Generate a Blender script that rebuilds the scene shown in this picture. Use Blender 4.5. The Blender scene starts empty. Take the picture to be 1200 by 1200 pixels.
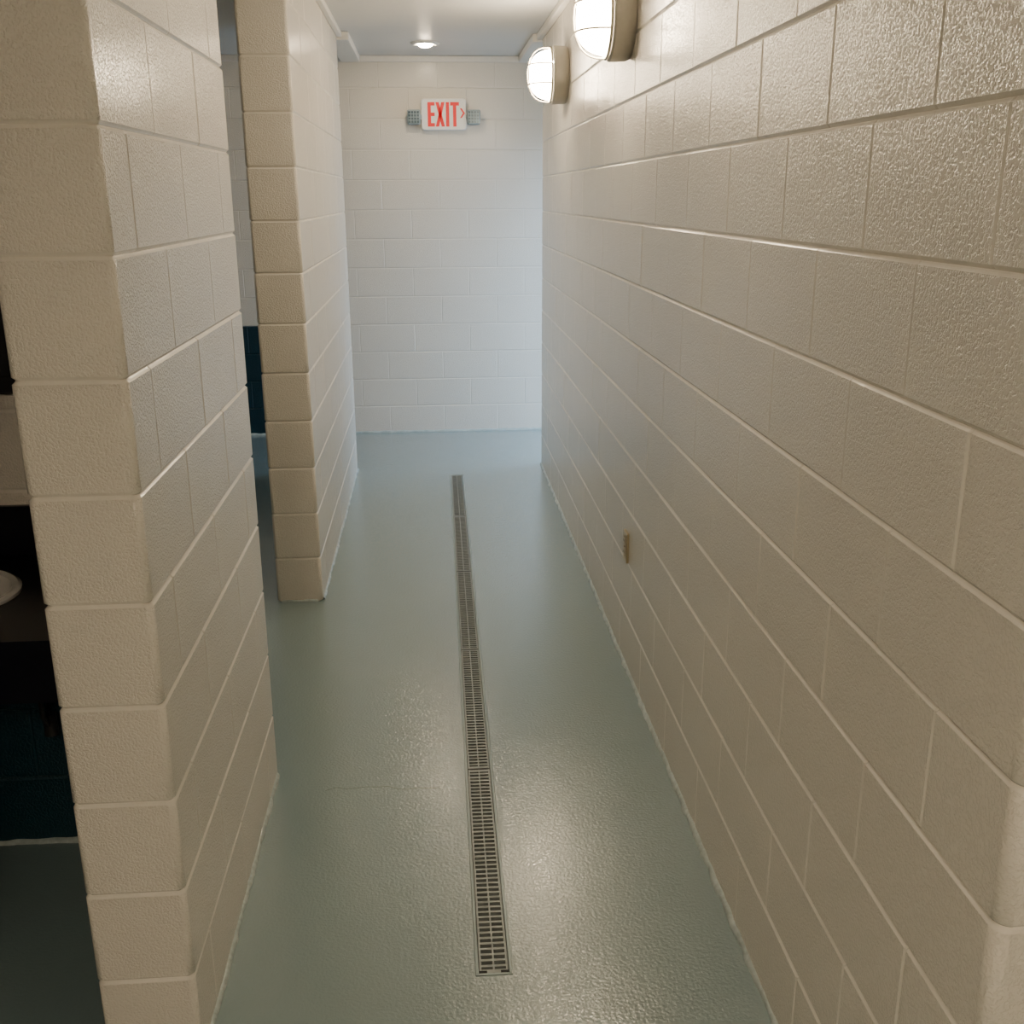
import bpy, math, random
from mathutils import Matrix, Vector, noise
random.seed(4)
sc = bpy.context.scene
COL = sc.collection

# ---------------------------------------------------------------- helpers
def link(name, verts, faces, mats=(), fm=None, smooth=None, parent=None, sf=None):
    me = bpy.data.meshes.new(name)
    me.from_pydata([tuple(v) for v in verts], [], faces)
    for m in mats: me.materials.append(m)
    if fm: me.polygons.foreach_set("material_index", fm)
    if sf: me.polygons.foreach_set("use_smooth", sf)
    me.update()
    import bmesh
    bm = bmesh.new(); bm.from_mesh(me)
    bmesh.ops.recalc_face_normals(bm, faces=bm.faces)
    bm.to_mesh(me); bm.free()
    if smooth is not None:
        me.shade_smooth()
        me.set_sharp_from_angle(angle=math.radians(smooth))
    ob = bpy.data.objects.new(name, me)
    COL.objects.link(ob)
    if parent: ob.parent = parent
    return ob

def empty(name, loc=(0,0,0)):
    e = bpy.data.objects.new(name, None); e.empty_display_size = .1
    e.location = loc; COL.objects.link(e); return e

class MB:
    def __init__(s): s.v=[]; s.f=[]; s.m=[]
    def add(s, v, f, mi=0):
        o=len(s.v); s.v += [tuple(p) for p in v]
        s.f += [tuple(i+o for i in q) for q in f]; s.m += [mi]*len(f)
    def box(s, x0,x1,y0,y1,z0,z1, mi=0, b=0.0):
        if b<=0:
            v=[(x0,y0,z0),(x1,y0,z0),(x1,y1,z0),(x0,y1,z0),(x0,y0,z1),(x1,y0,z1),(x1,y1,z1),(x0,y1,z1)]
            f=[(0,3,2,1),(4,5,6,7),(0,1,5,4),(1,2,6,5),(2,3,7,6),(3,0,4,7)]
            s.add(v,f,mi); return
        rings=[]
        def oct_(i):
            a,c,d,e=x0+i,x1-i,y0+i,y1-i; k=b
            return [(a+k,d),(c-k,d),(c,d+k),(c,e-k),(c-k,e),(a+k,e),(a,e-k),(a,d+k)]
        for z,i in ((z0,b),(z0+b,0),(z1-b,0),(z1,b)):
            rings.append([(p[0],p[1],z) for p in oct_(i)])
        v=[p for r in rings for p in r]; f=[]
        for r in range(3):
            for i in range(8):
                j=(i+1)%8; f.append((r*8+i,r*8+j,r*8+8+j,r*8+8+i))
        f.append(tuple(range(7,-1,-1))); f.append(tuple(range(24,32)))
        s.add(v,f,mi)
    def revolve(s, prof, n=40, fn=None, mi=0):
        v=[];f=[]
        for r,h in prof:
            for i in range(n):
                t=2*math.pi*i/n; v.append(fn(r*math.cos(t), r*math.sin(t), h))
        for k in range(len(prof)-1):
            for i in range(n):
                j=(i+1)%n; f.append((k*n+i,k*n+j,k*n+n+j,k*n+n+i))
        s.add(v,f,mi)
    def tube(s, pts, r, n=8, mi=0, closed=False):
        pts=[Vector(p) for p in pts]; v=[];f=[]; N=len(pts)
        for i,p in enumerate(pts):
            a=pts[(i-1)%N] if (closed or i>0) else p
            b=pts[(i+1)%N] if (closed or i<N-1) else p
            d=(b-a).normalized()
            up=Vector((0,0,1)) if abs(d.z)<.9 else Vector((0,1,0))
            u=d.cross(up).normalized(); w=d.cross(u).normalized()
            for k in range(n):
                t=2*math.pi*k/n; v.append(p+u*(r*math.cos(t))+w*(r*math.sin(t)))
        for i in range(N if closed else N-1):
            i2=(i+1)%N
            for k in range(n):
                j=(k+1)%n; f.append((i*n+k,i*n+j,i2*n+j,i2*n+k))
        if not closed:
            f.append(tuple(range(n))); f.append(tuple(range((N-1)*n,N*n)))
        s.add(v,f,mi)
    def obj(s,name,mats,smooth=None,parent=None):
        return link(name,s.v,s.f,mats,s.m,smooth,parent)

# ---------------------------------------------------------------- materials
def new_mat(name):
    m=bpy.data.materials.new(name); m.use_nodes=True
    nt=m.node_tree; b=nt.nodes["Principled BSDF"]; return m,nt,b
def simple(name,col,rough=.5,metal=0.0,var=.06,bump=0,bscale=60,coat=0):
    m,nt,b=new_mat(name)
    tc=nt.nodes.new("ShaderNodeTexCoord")
    n=nt.nodes.new("ShaderNodeTexNoise"); n.inputs["Scale"].default_value=bscale; n.inputs["Detail"].default_value=3
    nt.links.new(tc.outputs["Object"],n.inputs["Vector"])
    mx=nt.nodes.new("ShaderNodeMixRGB"); mx.inputs[1].default_value=(*[c*(1-var) for c in col],1)
    mx.inputs[2].default_value=(*[min(1,c*(1+var)) for c in col],1)
    nt.links.new(n.outputs["Fac"],mx.inputs[0]); nt.links.new(mx.outputs[0],b.inputs["Base Color"])
    b.inputs["Roughness"].default_value=rough; b.inputs["Metallic"].default_value=metal
    b.inputs["Coat Weight"].default_value=coat
    if bump:
        bp=nt.nodes.new("ShaderNodeBump"); bp.inputs["Strength"].default_value=bump; bp.inputs["Distance"].default_value=.001
        nt.links.new(n.outputs["Fac"],bp.inputs["Height"]); nt.links.new(bp.outputs[0],b.inputs["Normal"])
    return m
def paint(name,col,rough,s1,s2,dist,strength,var=.03,lo=.34,hi=.60,amp2=.55,spec=.5,coat=0):
    m,nt,b=new_mat(name); L=nt.links
    tc=nt.nodes.new("ShaderNodeTexCoord")
    n1=nt.nodes.new("ShaderNodeTexNoise"); n1.inputs["Scale"].default_value=s1; n1.inputs["Detail"].default_value=2; n1.inputs["Roughness"].default_value=.5
    n2=nt.nodes.new("ShaderNodeTexNoise"); n2.inputs["Scale"].default_value=s2; n2.inputs["Detail"].default_value=2
    n3=nt.nodes.new("ShaderNodeTexNoise"); n3.inputs["Scale"].default_value=1.7; n3.inputs["Detail"].default_value=4
    for n in (n1,n2,n3): L.new(tc.outputs["Object"],n.inputs["Vector"])
    mr=nt.nodes.new("ShaderNodeMapRange"); mr.inputs[1].default_value=lo; mr.inputs[2].default_value=hi
    mr.interpolation_type='SMOOTHSTEP'
    L.new(n1.outputs["Fac"],mr.inputs[0])
    ad=nt.nodes.new("ShaderNodeMath"); ad.operation='MULTIPLY_ADD'; ad.inputs[1].default_value=amp2
    L.new(n2.outputs["Fac"],ad.inputs[0]); L.new(mr.outputs[0],ad.inputs[2])
    bp=nt.nodes.new("ShaderNodeBump"); bp.inputs["Strength"].default_value=strength; bp.inputs["Distance"].default_value=dist
    L.new(ad.outputs[0],bp.inputs["Height"]); L.new(bp.outputs[0],b.inputs["Normal"])
    mx=nt.nodes.new("ShaderNodeMixRGB"); mx.inputs[1].default_value=(*[c*(1-var) for c in col],1)
    mx.inputs[2].default_value=(*[min(1,c*(1+var)) for c in col],1)
    L.new(n3.outputs["Fac"],mx.inputs[0]); L.new(mx.outputs[0],b.inputs["Base Color"])
    b.inputs["Roughness"].default_value=rough
    b.inputs["Specular IOR Level"].default_value=spec
    if coat:
        b.inputs["Coat Weight"].default_value=coat; b.inputs["Coat Roughness"].default_value=.09
        L.new(bp.outputs[0],b.inputs["Coat Normal"])
    return m
def emis(name,col,strength):
    m,nt,b=new_mat(name)
    b.inputs["Base Color"].default_value=(.9,.88,.82,1); b.inputs["Roughness"].default_value=.3
    b.inputs["Emission Color"].default_value=(*col,1); b.inputs["Emission Strength"].default_value=strength
    return m

M_WALL=paint("block_paint_cream",(.745,.712,.648),.20,195,80,.00105,.9,lo=.38,hi=.55,amp2=.3)
M_JOINT_LIT=paint("joint_highlight_cream",(.76,.73,.67),.24,60,20,.0006,.4)  # cream lightened to paint in the highlights along block joints
M_TEAL=paint("block_paint_teal",(.004,.032,.05),.35,150,45,.0012,.7)
M_CEIL=paint("ceiling_paint",(.60,.60,.59),.45,60,9,.0008,.4)
M_FLOOR=paint("floor_paint_grey_teal",(.215,.298,.316),.12,125,30,.00034,1.0,var=.04,lo=.30,hi=.70,amp2=.8,spec=.6,coat=.8)
M_TRIM=simple("trim_paint",(.72,.70,.66),.4)
M_BEAD=simple("sealant_bead",(.42,.49,.49),.10,var=.35,bump=.5,bscale=70)
M_GRATE=simple("grate_metal",(.25,.28,.28),.38,.15,var=.25,bscale=35)
M_DARK=simple("drain_dark",(.006,.007,.007),.7)
M_FIX=simple("fixture_metal",(.42,.40,.35),.4,.2)
M_GUARD=simple("guard_wire",(.50,.46,.38),.35,.3)
M_GLOBE=emis("lamp_glass_glow",(1,.81,.56),78)
M_CAN=emis("downlight_glow",(1,.80,.54),230)
M_CAN_FILL=emis("downlight_fill_glow",(1,.81,.575),120)  # glow of the unseen downlights added as fill
M_FILL=emis("rear_fill_glow",(1,.81,.58),46)  # glow of the fill light added behind the camera
M_SIGN=simple("sign_white",(.80,.80,.80),.35)
M_RED=emis("sign_red",(.95,.01,.03),.15); M_RED.node_tree.nodes["Principled BSDF"].inputs["Base Color"].default_value=(.70,.002,.008,1)
M_GREY=simple("lamp_head_grey",(.26,.33,.37),.35)
M_LENS=simple("led_lens",(.05,.09,.12),.15,.3)
M_BRASS=simple("plate_brass",(.50,.42,.27),.35,.5)
M_RECEP=simple("receptacle",(.55,.50,.40),.4)
M_COUNTER=simple("counter_black",(.005,.005,.010),.30,var=.4,bscale=120)
M_PORC=simple("porcelain",(.80,.79,.76),.12,coat=.5,var=.01)
M_CHROME=simple("chrome",(.7,.7,.7),.12,1.0)
M_BLACK=simple("black_frame",(.01,.01,.012),.4)
M_MIRROR=simple("mirror_glass",(.75,.78,.78),.03,1.0,var=0)
M_CONC=simple("concrete",(.42,.41,.39),.8,bump=.5)
M_CRACK=simple("crack",(.09,.13,.13),.7)

# ---------------------------------------------------------------- block walls
CH=.2032; BL=.4064; CEIL=13*CH
NB=7
def poly(s0,s1,w0,w1,b0,b1,R):
    d,l=.0030,.0042; n=NB
    out=[];tag=[]
    def corner(sx,wx,ds,dw,bull,order):
        if bull:
            pts=[]
            for i in range(n+1):
                t=math.pi/2*i/n
                pts.append((sx+ds*(R-R*math.cos(t)), wx+dw*(R-R*math.sin(t))))
            tg=[1]*n+[0]
        else:
            pts=[(sx,wx+dw*d),(sx+ds*l,wx)]; tg=[2,0]
        out.extend(pts if order else pts[::-1]); tag.extend(tg)
    corner(s0,w0,1,1,b0,True)
    corner(s1,w0,-1,1,b1,False)
    corner(s1,w1,-1,-1,b1,True)
    corner(s0,w1,1,-1,b0,False)
    return out,tag
def wall(name,axis,s0,s1,w0,w1,j0,bull0=False,bull1=False,c0=0,c1=13,teal=None,R=.013):
    V=[];F=[];MI=[];SF=[]
    dd,hh=.0054,.0064
    for c in range(c0,c1):
        off=j0+(BL/2 if c%2 else 0)
        k=math.ceil((s0+.03-off)/BL); cuts=[s0]
        while off+k*BL < s1-.03:
            cuts.append(off+k*BL); k+=1
        cuts.append(s1)
        for a,b in zip(cuts[:-1],cuts[1:]):
            e0=bull0 and a==s0; e1=bull1 and b==s1
            jt=random.uniform(-.0006,.0006); jt2=random.uniform(-.0006,.0006)
            P,TG=poly(a,b,w0+jt,w1+jt2,e0,e1,R); n=len(P)
            z0=c*CH; z1=z0+CH; o=len(V)
            for z,ins in ((z0,dd),(z0+hh*.45,dd*.65),(z0+hh,0),(z1-hh,0),(z1-hh*.45,dd*.65),(z1,dd)):
                for (s,w) in P:
                    w_=w0+ins+(w-w0)*((w1-w0)-2*ins)/(w1-w0)
                    A=a+(ins if e0 else 0); B=b-(ins if e1 else 0)
                    s_=A+(s-a)*(B-A)/(b-a)
                    V.append((w_,s_,z) if axis=='y' else (s_,w_,z))
            mi=1 if (teal and teal(c,(a+b)/2)) else 0
            for r in range(5):
                for i in range(n):
                    j=(i+1)%n; F.append((o+r*n+i,o+r*n+j,o+r*n+n+j,o+r*n+n+i))
                    jn=(r!=2) or TG[i]==2
                    MI.append(mi if (mi or not jn) else 2); SF.append(TG[i]==1)
            F.append(tuple(o+i for i in range(n))); F.append(tuple(o+5*n+i for i in range(n)))
            MI+= [mi]*2; SF+=[False]*2
    return link(name,V,F,[M_WALL,M_TEAL,M_JOINT_LIT],MI,sf=SF)

XR=.70; XL=-.517; XL2=-.715; YB=7.80
wall("wall_right",'y',1.07,6.74,XR,XR+.20,1.29,True,True,R=.020)
wall("wall_pier",'y',1.79,2.92,XL2+.005,XL,1.945,True,True)
wall("wall_partition",'y',4.36,6.70,XL2,XL,4.36+.2,True,True)
wall("wall_back",'x',-3.3,1.45,YB,YB+.2,-.334,teal=lambda c,s:c<4 and s<-.75)
wall("wall_vanity",'x',-3.3,XL2+.005,2.60,2.80,-.9,teal=lambda c,s:c<4)
wall("wall_left",'y',-2.5,YB,-3.5,-3.3,0,teal=lambda c,s:c<4)
wall("wall_rear",'x',-3.3,2.0,-2.7,-2.5,0)
wall("light_block_wall",'y',-2.5,1.0,-1.1,-.9,0,False,True)  # unseen wall added to shade the vanity from the light behind the camera
wall("wall_alcove_side",'y',-2.5,1.5,2.0,2.2,0)
wall("wall_alcove_end",'x',XR+.2,2.0,1.3,1.5,.1)
wall("wall_entry_return",'x',XR+.2,1.45,6.54,6.74,.1)
wall("wall_entry_header",'y',6.74,YB,1.25,1.45,6.9,c0=10,c1=13)

mb=MB(); mb.box(-3.5,2.2,-2.7,8.0,CEIL+.001,CEIL+.12); mb.obj("ceiling",[M_CEIL])

# trims at wall tops
mb=MB(); mb.box(XR-.035,XR-.0005,1.12,6.74,CEIL-.035,CEIL,b=.004); mb.obj("trim_1",[M_TRIM])
mb=MB(); mb.box(XL+.0005,XL+.03,4.4,6.70,CEIL-.03,CEIL,b=.004); mb.obj("trim_2",[M_TRIM])
mb=MB(); mb.box(XR-.06,XR+.05,6.745,YB-.04,CEIL-.045,CEIL,b=.004); mb.obj("trim_3",[M_TRIM])
mb=MB(); mb.box(XL-.06,XL+.07,6.705,YB-.04,CEIL-.045,CEIL,b=.004); mb.obj("trim_4",[M_TRIM])
mb=MB(); mb.box(-3.28,1.24,YB-.03,YB-.0005,CEIL-.04,CEIL,b=.004); mb.obj("trim_5",[M_TRIM])

# ---------------------------------------------------------------- floor with drain slot
A=Vector((.102,1.985)); B=Vector((.128,6.485)); dr=(B-A).normalized(); nr=Vector((dr.y,-dr.x))
LEN=(B-A).length; HW=.041
q=[A-nr*HW, A+nr*HW, B+nr*HW, B-nr*HW]
o=[(-3.5,-2.7),(1.25,-2.7),(1.25,8.0),(-3.5,8.0)]
V=[(*p,0) for p in o]+[(p.x,p.y,0) for p in q]
F=[(0,1,5,4),(1,2,6,5),(2,3,7,6),(3,0,4,7)]
V+=[(1.25,-2.7,0),(2.2,-2.7,0),(2.2,1.5,0),(1.25,1.5,0),(1.25,6.6,0),(1.45,6.6,0),(1.45,8,0),(1.25,8,0)]
F+=[(8,9,10,11),(12,13,14,15)]
link("floor",V,F,[M_FLOOR])
mb=MB(); mb.box(1.452,9,-4,12,-.12,-.03); mb.obj("ground_outside",[M_CONC])

# trench drain
drain=empty("trench_drain",(A.x,A.y,0)); drain.rotation_euler=(0,0,-math.atan2(dr.x,dr.y))
mb=MB()
mb.box(-HW+.001,-HW+.004,0,LEN,-.06,-.0005); mb.box(HW-.004,HW-.001,0,LEN,-.06,-.0005)
mb.box(-HW,HW,-.0,.003,-.06,-.0005); mb.box(-HW,HW,LEN-.003,LEN,-.06,-.0005)
mb.box(-HW,HW,0,LEN,-.064,-.06)
mb.obj("channel",[M_DARK],parent=drain)
mb=MB()
mb.box(-HW-.002,-HW+.006,-.003,LEN+.003,-.02,.0022,b=.001); mb.box(HW-.006,HW+.002,-.003,LEN+.003,-.02,.0022,b=.001)
mb.box(-HW-.002,HW+.002,-.004,.003,-.02,.0022,b=.001); mb.box(-HW-.002,HW+.002,LEN-.003,LEN+.004,-.02,.0022,b=.001)
mb.obj("frame",[simple("frame_paint",(.27,.35,.36),.3,.1,bscale=40)],parent=drain)
mb=MB(); SEG=LEN/5
for k in range(5):
    y0=k*SEG+.004; y1=(k+1)*SEG-.004
    for x0,x1 in ((-.0335,-.0285),(.0285,.0335),(-.002,.002)):
        mb.box(x0,x1,y0,y1,-.016,.0008)
    n=46; pitch=(y1-y0-.010)/n
    for i in range(n+1):
        yc=y0+.005+i*pitch
        w=.0036 if 0<i<n else .007
        mb.box(-.0325,.0325,yc-w,yc+w,-.013,.0004)
mb.obj("grate",[M_GRATE],parent=drain)
mb=MB()
for k in range(1,5):
    y=k*SEG; mb.box(-.034,.034,y-.0045,y+.0045,-.02,.0005)
mb.box(-.034,-.016,.003,.011,-.01,.0015); mb.box(.016,.034,.003,.011,-.01,.0015)
mb.obj("joint_gaps",[M_DARK],parent=drain)

# sealant bead where floor meets block
mb=MB()
def bead(p0,p1,nrm,r=.012):
    p0=Vector(p0);p1=Vector(p1);n=max(2,int((p1-p0).length/.010)); nv=Vector(nrm); v=[];f=[]; K=6
    for i in range(n+1):
        p=p0.lerp(p1,i/n)
        k=noise.noise(Vector((p.x*14,p.y*14,3)))+.4*noise.noise(Vector((p.x*45,p.y*45,9)))
        rr=r*(1+.5*k); hh=r*(1.2+.5*noise.noise(Vector((p.x*24,p.y*24,7))))
        for j in range(K):
            t=math.pi/2*j/(K-1)
            sx=rr*math.cos(t); sz=hh*math.sin(t)
            v.append((p.x+nv.x*(sx-.003),p.y+nv.y*(sx-.003),sz-.001))
    for i in range(n):
        for j in range(K-1):
            f.append((i*K+j,i*K+j+1,i*K+K+j+1,i*K+K+j))
    mb.add(v,f)
bead((XR,1.12),(XR,6.72),(-1,0),.013); bead((XL,1.81),(XL,2.9),(1,0),.011); bead((XL,4.38),(XL,6.68),(1,0),.011)
bead((XL2+.02,4.36),(XL-.02,4.36),(0,-1),.009); bead((XL2+.02,1.79),(XL-.02,1.79),(0,-1),.009)
bead((-3.3,YB),(1.2,YB),(0,-1),.013); bead((-3.3,2.6),(XL2,2.6),(0,-1)); bead((XR+.02,1.07),(XR+.2,1.07),(0,-1))
mb.obj("floor_sealant_bead",[M_BEAD],smooth=60)

# hairline crack in floor paint
mb=MB(); v=[];f=[]
pts=[(-.36+.031*i, 2.80+.018*noise.noise(Vector((i*.6,0,0)))+.012*math.sin(i*.5)) for i in range(12)]
for i,(x,y) in enumerate(pts):
    w=.0016*(1+.6*noise.noise(Vector((i*1.3,5,0))))
    v+=[(x,y-w,.0004),(x,y+w,.0004)]
for i in range(len(pts)-1): f.append((2*i,2*i+2,2*i+3,2*i+1))
mb.add(v,f); mb.obj("floor_crack",[M_CRACK])

# ---------------------------------------------------------------- bulkhead lamps on right wall
def bulkhead(y,z=2.293,x=XR):
    e=empty("bulkhead_wall_lamp",(x,y,z))
    fn=lambda a,b,h:(-h,a,b)
    m=MB()
    m.revolve([(0,0.001),(.128,.001),(.134,.012),(.136,.040),(.137,.070),(.133,.076),(.121,.078),(.120,.060)],48,fn)
    m.obj("housing",[M_FIX],smooth=35,parent=e)
    m=MB(); prof=[]
    for i in range(13):
        t=math.pi/2*i/12
        prof.append((max(.119*math.cos(t)**.6,0.0005) if i<12 else .0005,.066+.118*math.sin(t)))
    m.revolve(prof,48,fn); m.obj("glass_dome",[M_GLOBE],smooth=60,parent=e)
    m=MB()
    m.tube([fn(.127*math.cos(2*math.pi*i/40),.127*math.sin(2*math.pi*i/40),.083) for i in range(40)],.0055,8,closed=True)
    def arc(off,vert):
        R=math.sqrt(.127**2-off**2); P=[]
        for i in range(21):
            t=math.pi*i/20; a=R*math.cos(t); h=.083+.113*math.sqrt(max(0,1-(off/.15)**2))*(math.sin(t)**.65)
            P.append(fn(off,a,h) if vert else fn(a,off,h))
        m.tube(P,.0036,6)
    arc(0,True); arc(.045,False); arc(-.045,False)
    m.obj("wire_guard",[M_GUARD],smooth=50,parent=e)
    return e
bulkhead(5.58); bulkhead(3.84)

def downlight_or_fill(x,y,mat=None,k=1.0):
    e=empty("ceiling_downlight_or_fill",(x,y,CEIL))
    fn=lambda a,b,h:(a,b,-h)
    m=MB(); m.revolve([(.090,.0),(.092,.004),(.088,.010),(.070,.014),(.066*k,.010),(.062*k,.002)],40,fn)
    m.obj("trim_ring",[M_TRIM],smooth=50,parent=e)
    m=MB(); m.revolve([(.063*k,.006),(.054*k,.018),(.034*k,.027),(.0005,.031)],40,fn)
    m.obj("lamp_lens",[mat or M_CAN],smooth=60,parent=e)
downlight_or_fill(0,7.14,k=.80); downlight_or_fill(-1.9,5.6,M_CAN_FILL); downlight_or_fill(.02,2.5,M_CAN_FILL)  # first one is in view; the other two are unseen, added to brighten

def rear_fill(x,y,lx,ly):
    e=empty("rear_fill_light",(x,y,CEIL))
    m=MB(); m.box(-lx/2,lx/2,-ly/2,ly/2,-.045,0,b=.006); m.obj("housing",[M_TRIM],parent=e)
    m=MB(); m.box(-lx/2+.02,lx/2-.02,-ly/2+.02,ly/2-.02,-.075,-.044,b=.012); m.obj("diffuser",[M_FILL],parent=e)
rear_fill(-.35,-1.5,.35,1.2)  # unseen light added behind the camera to brighten the near walls

# ---------------------------------------------------------------- exit sign
sx,sz=.116,2.262
e=empty("exit_sign",(sx,YB,sz))
m=MB()
w,h,r=.157,.103,.02
def rr(w,h,r,y,n=5):
    P=[]
    for cx,cz,a0 in ((w-r,h-r,0),(-w+r,h-r,90),(-w+r,-h+r,180),(w-r,-h+r,270)):
        for i in range(n+1):
            t=math.radians(a0+90*i/n); P.append((cx+r*math.cos(t),y,cz+r*math.sin(t)))
    return P
L=[rr(w,h,r,-.0005),rr(w,h,r,-.040),rr(w-.005,h-.005,r,-.046)]
n=len(L[0]); v=[p for l in L for p in l]; f=[]
for k in range(2):
    for i in range(n): f.append((k*n+i,k*n+(i+1)%n,k*n+n+(i+1)%n,k*n+n+i))
f.append(tuple(range(2*n,3*n))); m.add(v,f)
m.obj("housing",[M_SIGN],smooth=30,parent=e)
m=MB(); yf=-.0475; yb=-.0455
def pl(P):
    n=len(P); v=[(x,yf,z) for x,z in P]+[(x,yb,z) for x,z in P]
    f=[tuple(range(n))]+[(i,(i+1)%n,n+(i+1)%n,n+i) for i in range(n)]
    m.add(v,f)
t=.023; H=.080; x=-.112
pl([(x,-H),(x+t,-H),(x+t,H),(x,H)])
for zc in (H-t/2,0,-H+t/2): pl([(x+t,zc-t/2),(x+.049,zc-t/2),(x+.049,zc+t/2),(x+t,zc+t/2)])
x=-.057; W=.064
pl([(x,-H),(x+t,-H),(x+W,H),(x+W-t,H)]); pl([(x+W-t,-H),(x+W,-H),(x+t,H),(x,H)])
x=.015; pl([(x,-H),(x+t,-H),(x+t,H),(x,H)])
x=.045; pl([(x,H-t),(x+.062,H-t),(x+.062,H),(x,H)]); pl([(x+.0195,-H),(x+.0425,-H),(x+.0425,H-t),(x+.0195,H-t)])
pl([(.112,.040),(.124,.040),(.148,.008),(.134,.008)]); pl([(.134,.008),(.148,.008),(.124,-.024),(.112,-.024)])
m.obj("letters",[M_RED],parent=e)
for sgn,nm in ((-1,"lamp_head_1"),(1,"lamp_head_2")):
    m=MB(); cx=sgn*.208; cz=-.015
    m.box(cx-.045,cx+.045,-.075,-.035,cz-.052,cz+.045,b=.006)
    m.box(sgn*.155-.012,sgn*.155+.012,-.045,-.002,cz-.014,cz+.014,b=.003)
    m.tube([(cx,-.001,cz),(cx,-.036,cz)],.028,16)
    for i in range(4):
        for j in range(4):
            x0=cx-.0375+i*.0195; z0=cz-.043+j*.0205
            m.box(x0,x0+.0145,-.0765,-.0745,z0,z0+.0155,1)
    m.obj(nm,[M_GREY,M_LENS],parent=e)

# ---------------------------------------------------------------- outlet on right wall
e=empty("electrical_outlet",(XR,3.627,.468))
m=MB(); m.box(-.009,0.001,-.036,.036,-.058,.058,b=.003); m.obj("cover_plate",[M_BRASS],parent=e)
m=MB()
for zc in (.022,-.022): m.box(-.013,-.008,-.017,.017,zc-.015,zc+.015,b=.002)
m.obj("receptacles",[M_RECEP],parent=e)
m=MB()
for zc in (.024,-.020):
    for yc in (-.007,.007): m.box(-.0136,-.0125,yc-.0012,yc+.0012,zc-.005,zc+.005)
m.tube([(-.0105,0,0),(-.008,0,0)],.003,8)
m.obj("slots",[M_DARK],parent=e)

# ---------------------------------------------------------------- vanity
e=empty("vanity_counter",(0,0,0))
CZ=.85; y0,y1=2.03,2.598
def ring(cx,cy,a,b,z,n=48): return [(cx+a*math.cos(2*math.pi*i/n),cy+b*math.sin(2*math.pi*i/n),z) for i in range(n)]
def cellring(cx,cy,x0,x1,ya,yb,z,n=48):
    P=[]
    for i in range(n):
        t=2*math.pi*i/n; c,s=math.cos(t),math.sin(t)
        kx=((x1-cx)/c if c>0 else (x0-cx)/c) if abs(c)>1e-6 else 1e9
        ky=((yb-cy)/s if s>0 else (ya-cy)/s) if abs(s)>1e-6 else 1e9
        k=min(kx,ky); P.append((cx+k*c,cy+k*s,z))
    for X in (x0,x1):
        for Y in (ya,yb):
            i=min(range(n),key=lambda i:(P[i][0]-X)**2+(P[i][1]-Y)**2); P[i]=(X,Y,z)
    return P
m=MB(); bowl=MB()
for cx,x0,x1 in ((-1.20,-1.68,-.712),(-2.2,-2.72,-1.68)):
    cy=2.30;n=48
    inn=ring(cx,cy,.225,.175,CZ); out=cellring(cx,cy,x0,x1,y0,y1,CZ)
    v=inn+out+[(p[0],p[1],CZ-.04) for p in out]+[(p[0],p[1],CZ-.04) for p in inn]; f=[]
    for i in range(n):
        j=(i+1)%n
        f+=[(i,j,n+j,n+i),(n+i,n+j,2*n+j,2*n+i),(2*n+i,2*n+j,3*n+j,3*n+i)]
    m.add(v,f)
    prof=[(1.07,.001),(1.07,.008),(1.03,.013),(.97,.008),(.93,-.03),(.80,-.10),(.5,-.135),(.12,-.145),(.01,-.145)]
    v=[];f=[]
    for k,(s,dz) in enumerate(prof): v+=ring(cx,cy,.225*s,.175*s,CZ+dz)
    for k in range(len(prof)-1):
        for i in range(n): f.append((k*n+i,k*n+(i+1)%n,k*n+n+(i+1)%n,k*n+n+i))
    bowl.add(v,f)
m.box(-2.72,-.712,y0,y0+.022,CZ-.14,CZ-.038)
m.box(-2.72,-.712,2.578,2.598,CZ,CZ+.13,b=.003)
m.obj("countertop",[M_COUNTER],parent=e)
bowl.obj("sink_bowls",[M_PORC],smooth=50,parent=e)
m=MB()
for cx in (-1.20,-2.2):
    m.tube([(cx,2.53,CZ),(cx,2.53,CZ+.11),(cx,2.50,CZ+.14),(cx,2.44,CZ+.14),(cx,2.40,CZ+.115)],.012,10)
    m.tube([(cx,2.53,CZ),(cx,2.53,CZ+.02)],.026,16)
    for dx in (-.09,.09):
        m.tube([(cx+dx,2.53,CZ),(cx+dx,2.53,CZ+.05)],.018,12); m.tube([(cx+dx,2.53,CZ+.05),(cx+dx,2.47,CZ+.055)],.007,8)
m.obj("faucets",[M_CHROME],smooth=40,parent=e)
m=MB()
for cx in (-1.20,-2.2):
    m.tube([(cx,2.30,CZ-.14),(cx,2.30,CZ-.32),(cx,2.33,CZ-.37),(cx,2.38,CZ-.37),(cx,2.41,CZ-.32),(cx,2.43,CZ-.28),(cx,2.598,CZ-.28)],.019,12)
    for dx in (-.1,.16):
        m.tube([(cx+dx,2.598,.38),(cx+dx,2.56,.38),(cx+dx,2.53,.42),(cx+dx,2.50,CZ-.05)],.007,8)
        m.tube([(cx+dx,2.57,.35),(cx+dx,2.57,.41)],.018,10)
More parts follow.
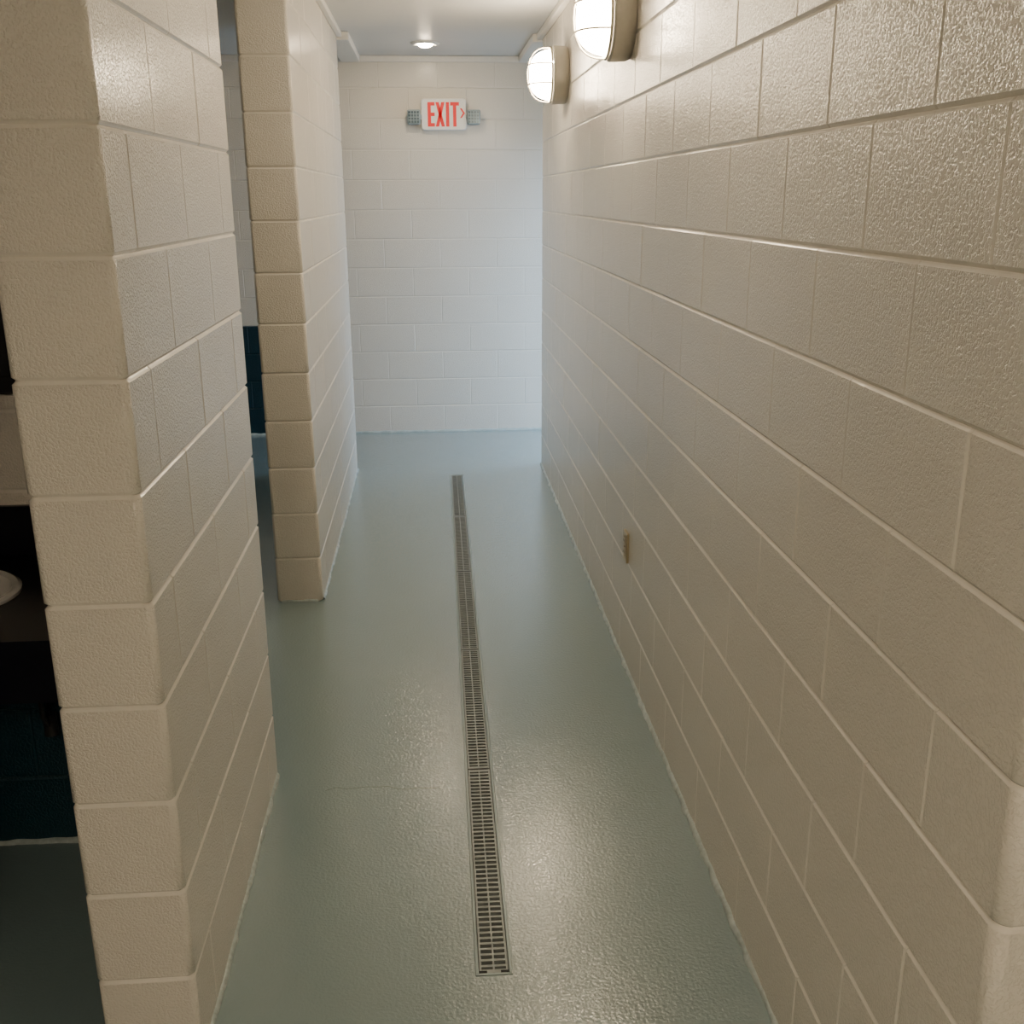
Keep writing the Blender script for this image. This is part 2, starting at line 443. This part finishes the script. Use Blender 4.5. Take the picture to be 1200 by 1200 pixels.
m.obj("plumbing",[simple("dark_pipe",(.05,.05,.05),.3,.6)],smooth=40,parent=e)
m=MB()
for x in (-.73,-1.68,-2.70): m.box(x-.012,x+.012,2.06,2.597,CZ-.30,CZ-.04)
m.obj("support_brackets",[M_BLACK],parent=e)

e=empty("wall_mirror",(0,0,0))
m=MB(); a,b_,c,d=-2.5,-1.0,1.264,2.05; y=2.597; k=.045
m.box(a,b_,y-.025,y,c,c+k,b=.003); m.box(a,b_,y-.025,y,d-k,d,b=.003)
m.box(a,a+k,y-.025,y,c+k,d-k); m.box(b_-k,b_,y-.025,y,c+k,d-k)
m.obj("frame",[M_BLACK],parent=e)
m=MB(); m.box(a+k,b_-k,y-.012,y,c+k,d-k); m.obj("glass",[M_MIRROR],parent=e)

# door frame of the entry opening
e=empty("door_1",(0,0,0))
m=MB(); m.box(1.24,1.46,6.742,6.78,0,2.03,b=.004); m.box(1.24,1.46,7.76,7.798,0,2.03,b=.004); m.box(1.24,1.46,6.78,7.76,1.99,2.03,b=.004)
m.obj("frame",[M_TRIM],parent=e)

# ---------------------------------------------------------------- world / daylight
w=bpy.data.worlds.new("daylight"); sc.world=w; w.use_nodes=True
bg=w.node_tree.nodes["Background"]; bg.inputs[0].default_value=(.53,.74,1.0,1); bg.inputs[1].default_value=8
ld=bpy.data.lights.new("daylight_portal",'AREA'); ld.shape='RECTANGLE'; ld.size=.98; ld.size_y=1.99
ld.cycles.is_portal=True
lo=bpy.data.objects.new("daylight_portal",ld); COL.objects.link(lo); lo.location=(1.47,7.27,1.0)
lo.rotation_euler=(math.pi/2,0,math.pi/2)

# ---------------------------------------------------------------- camera
cam=bpy.data.cameras.new("camera"); co=bpy.data.objects.new("camera",cam); COL.objects.link(co)
R=Matrix(((.99713,.02648,-.07124),(-.07586,.28941,-.95420),(-.00465,.95686,.29057))).to_4x4()
q_=R.to_quaternion(); q_.normalize()
co.matrix_world=Matrix.Translation((0,0,1.717)) @ q_.to_matrix().to_4x4()
cam.sensor_width=36; cam.lens=36.6; cam.clip_start=.02
sc.camera=co
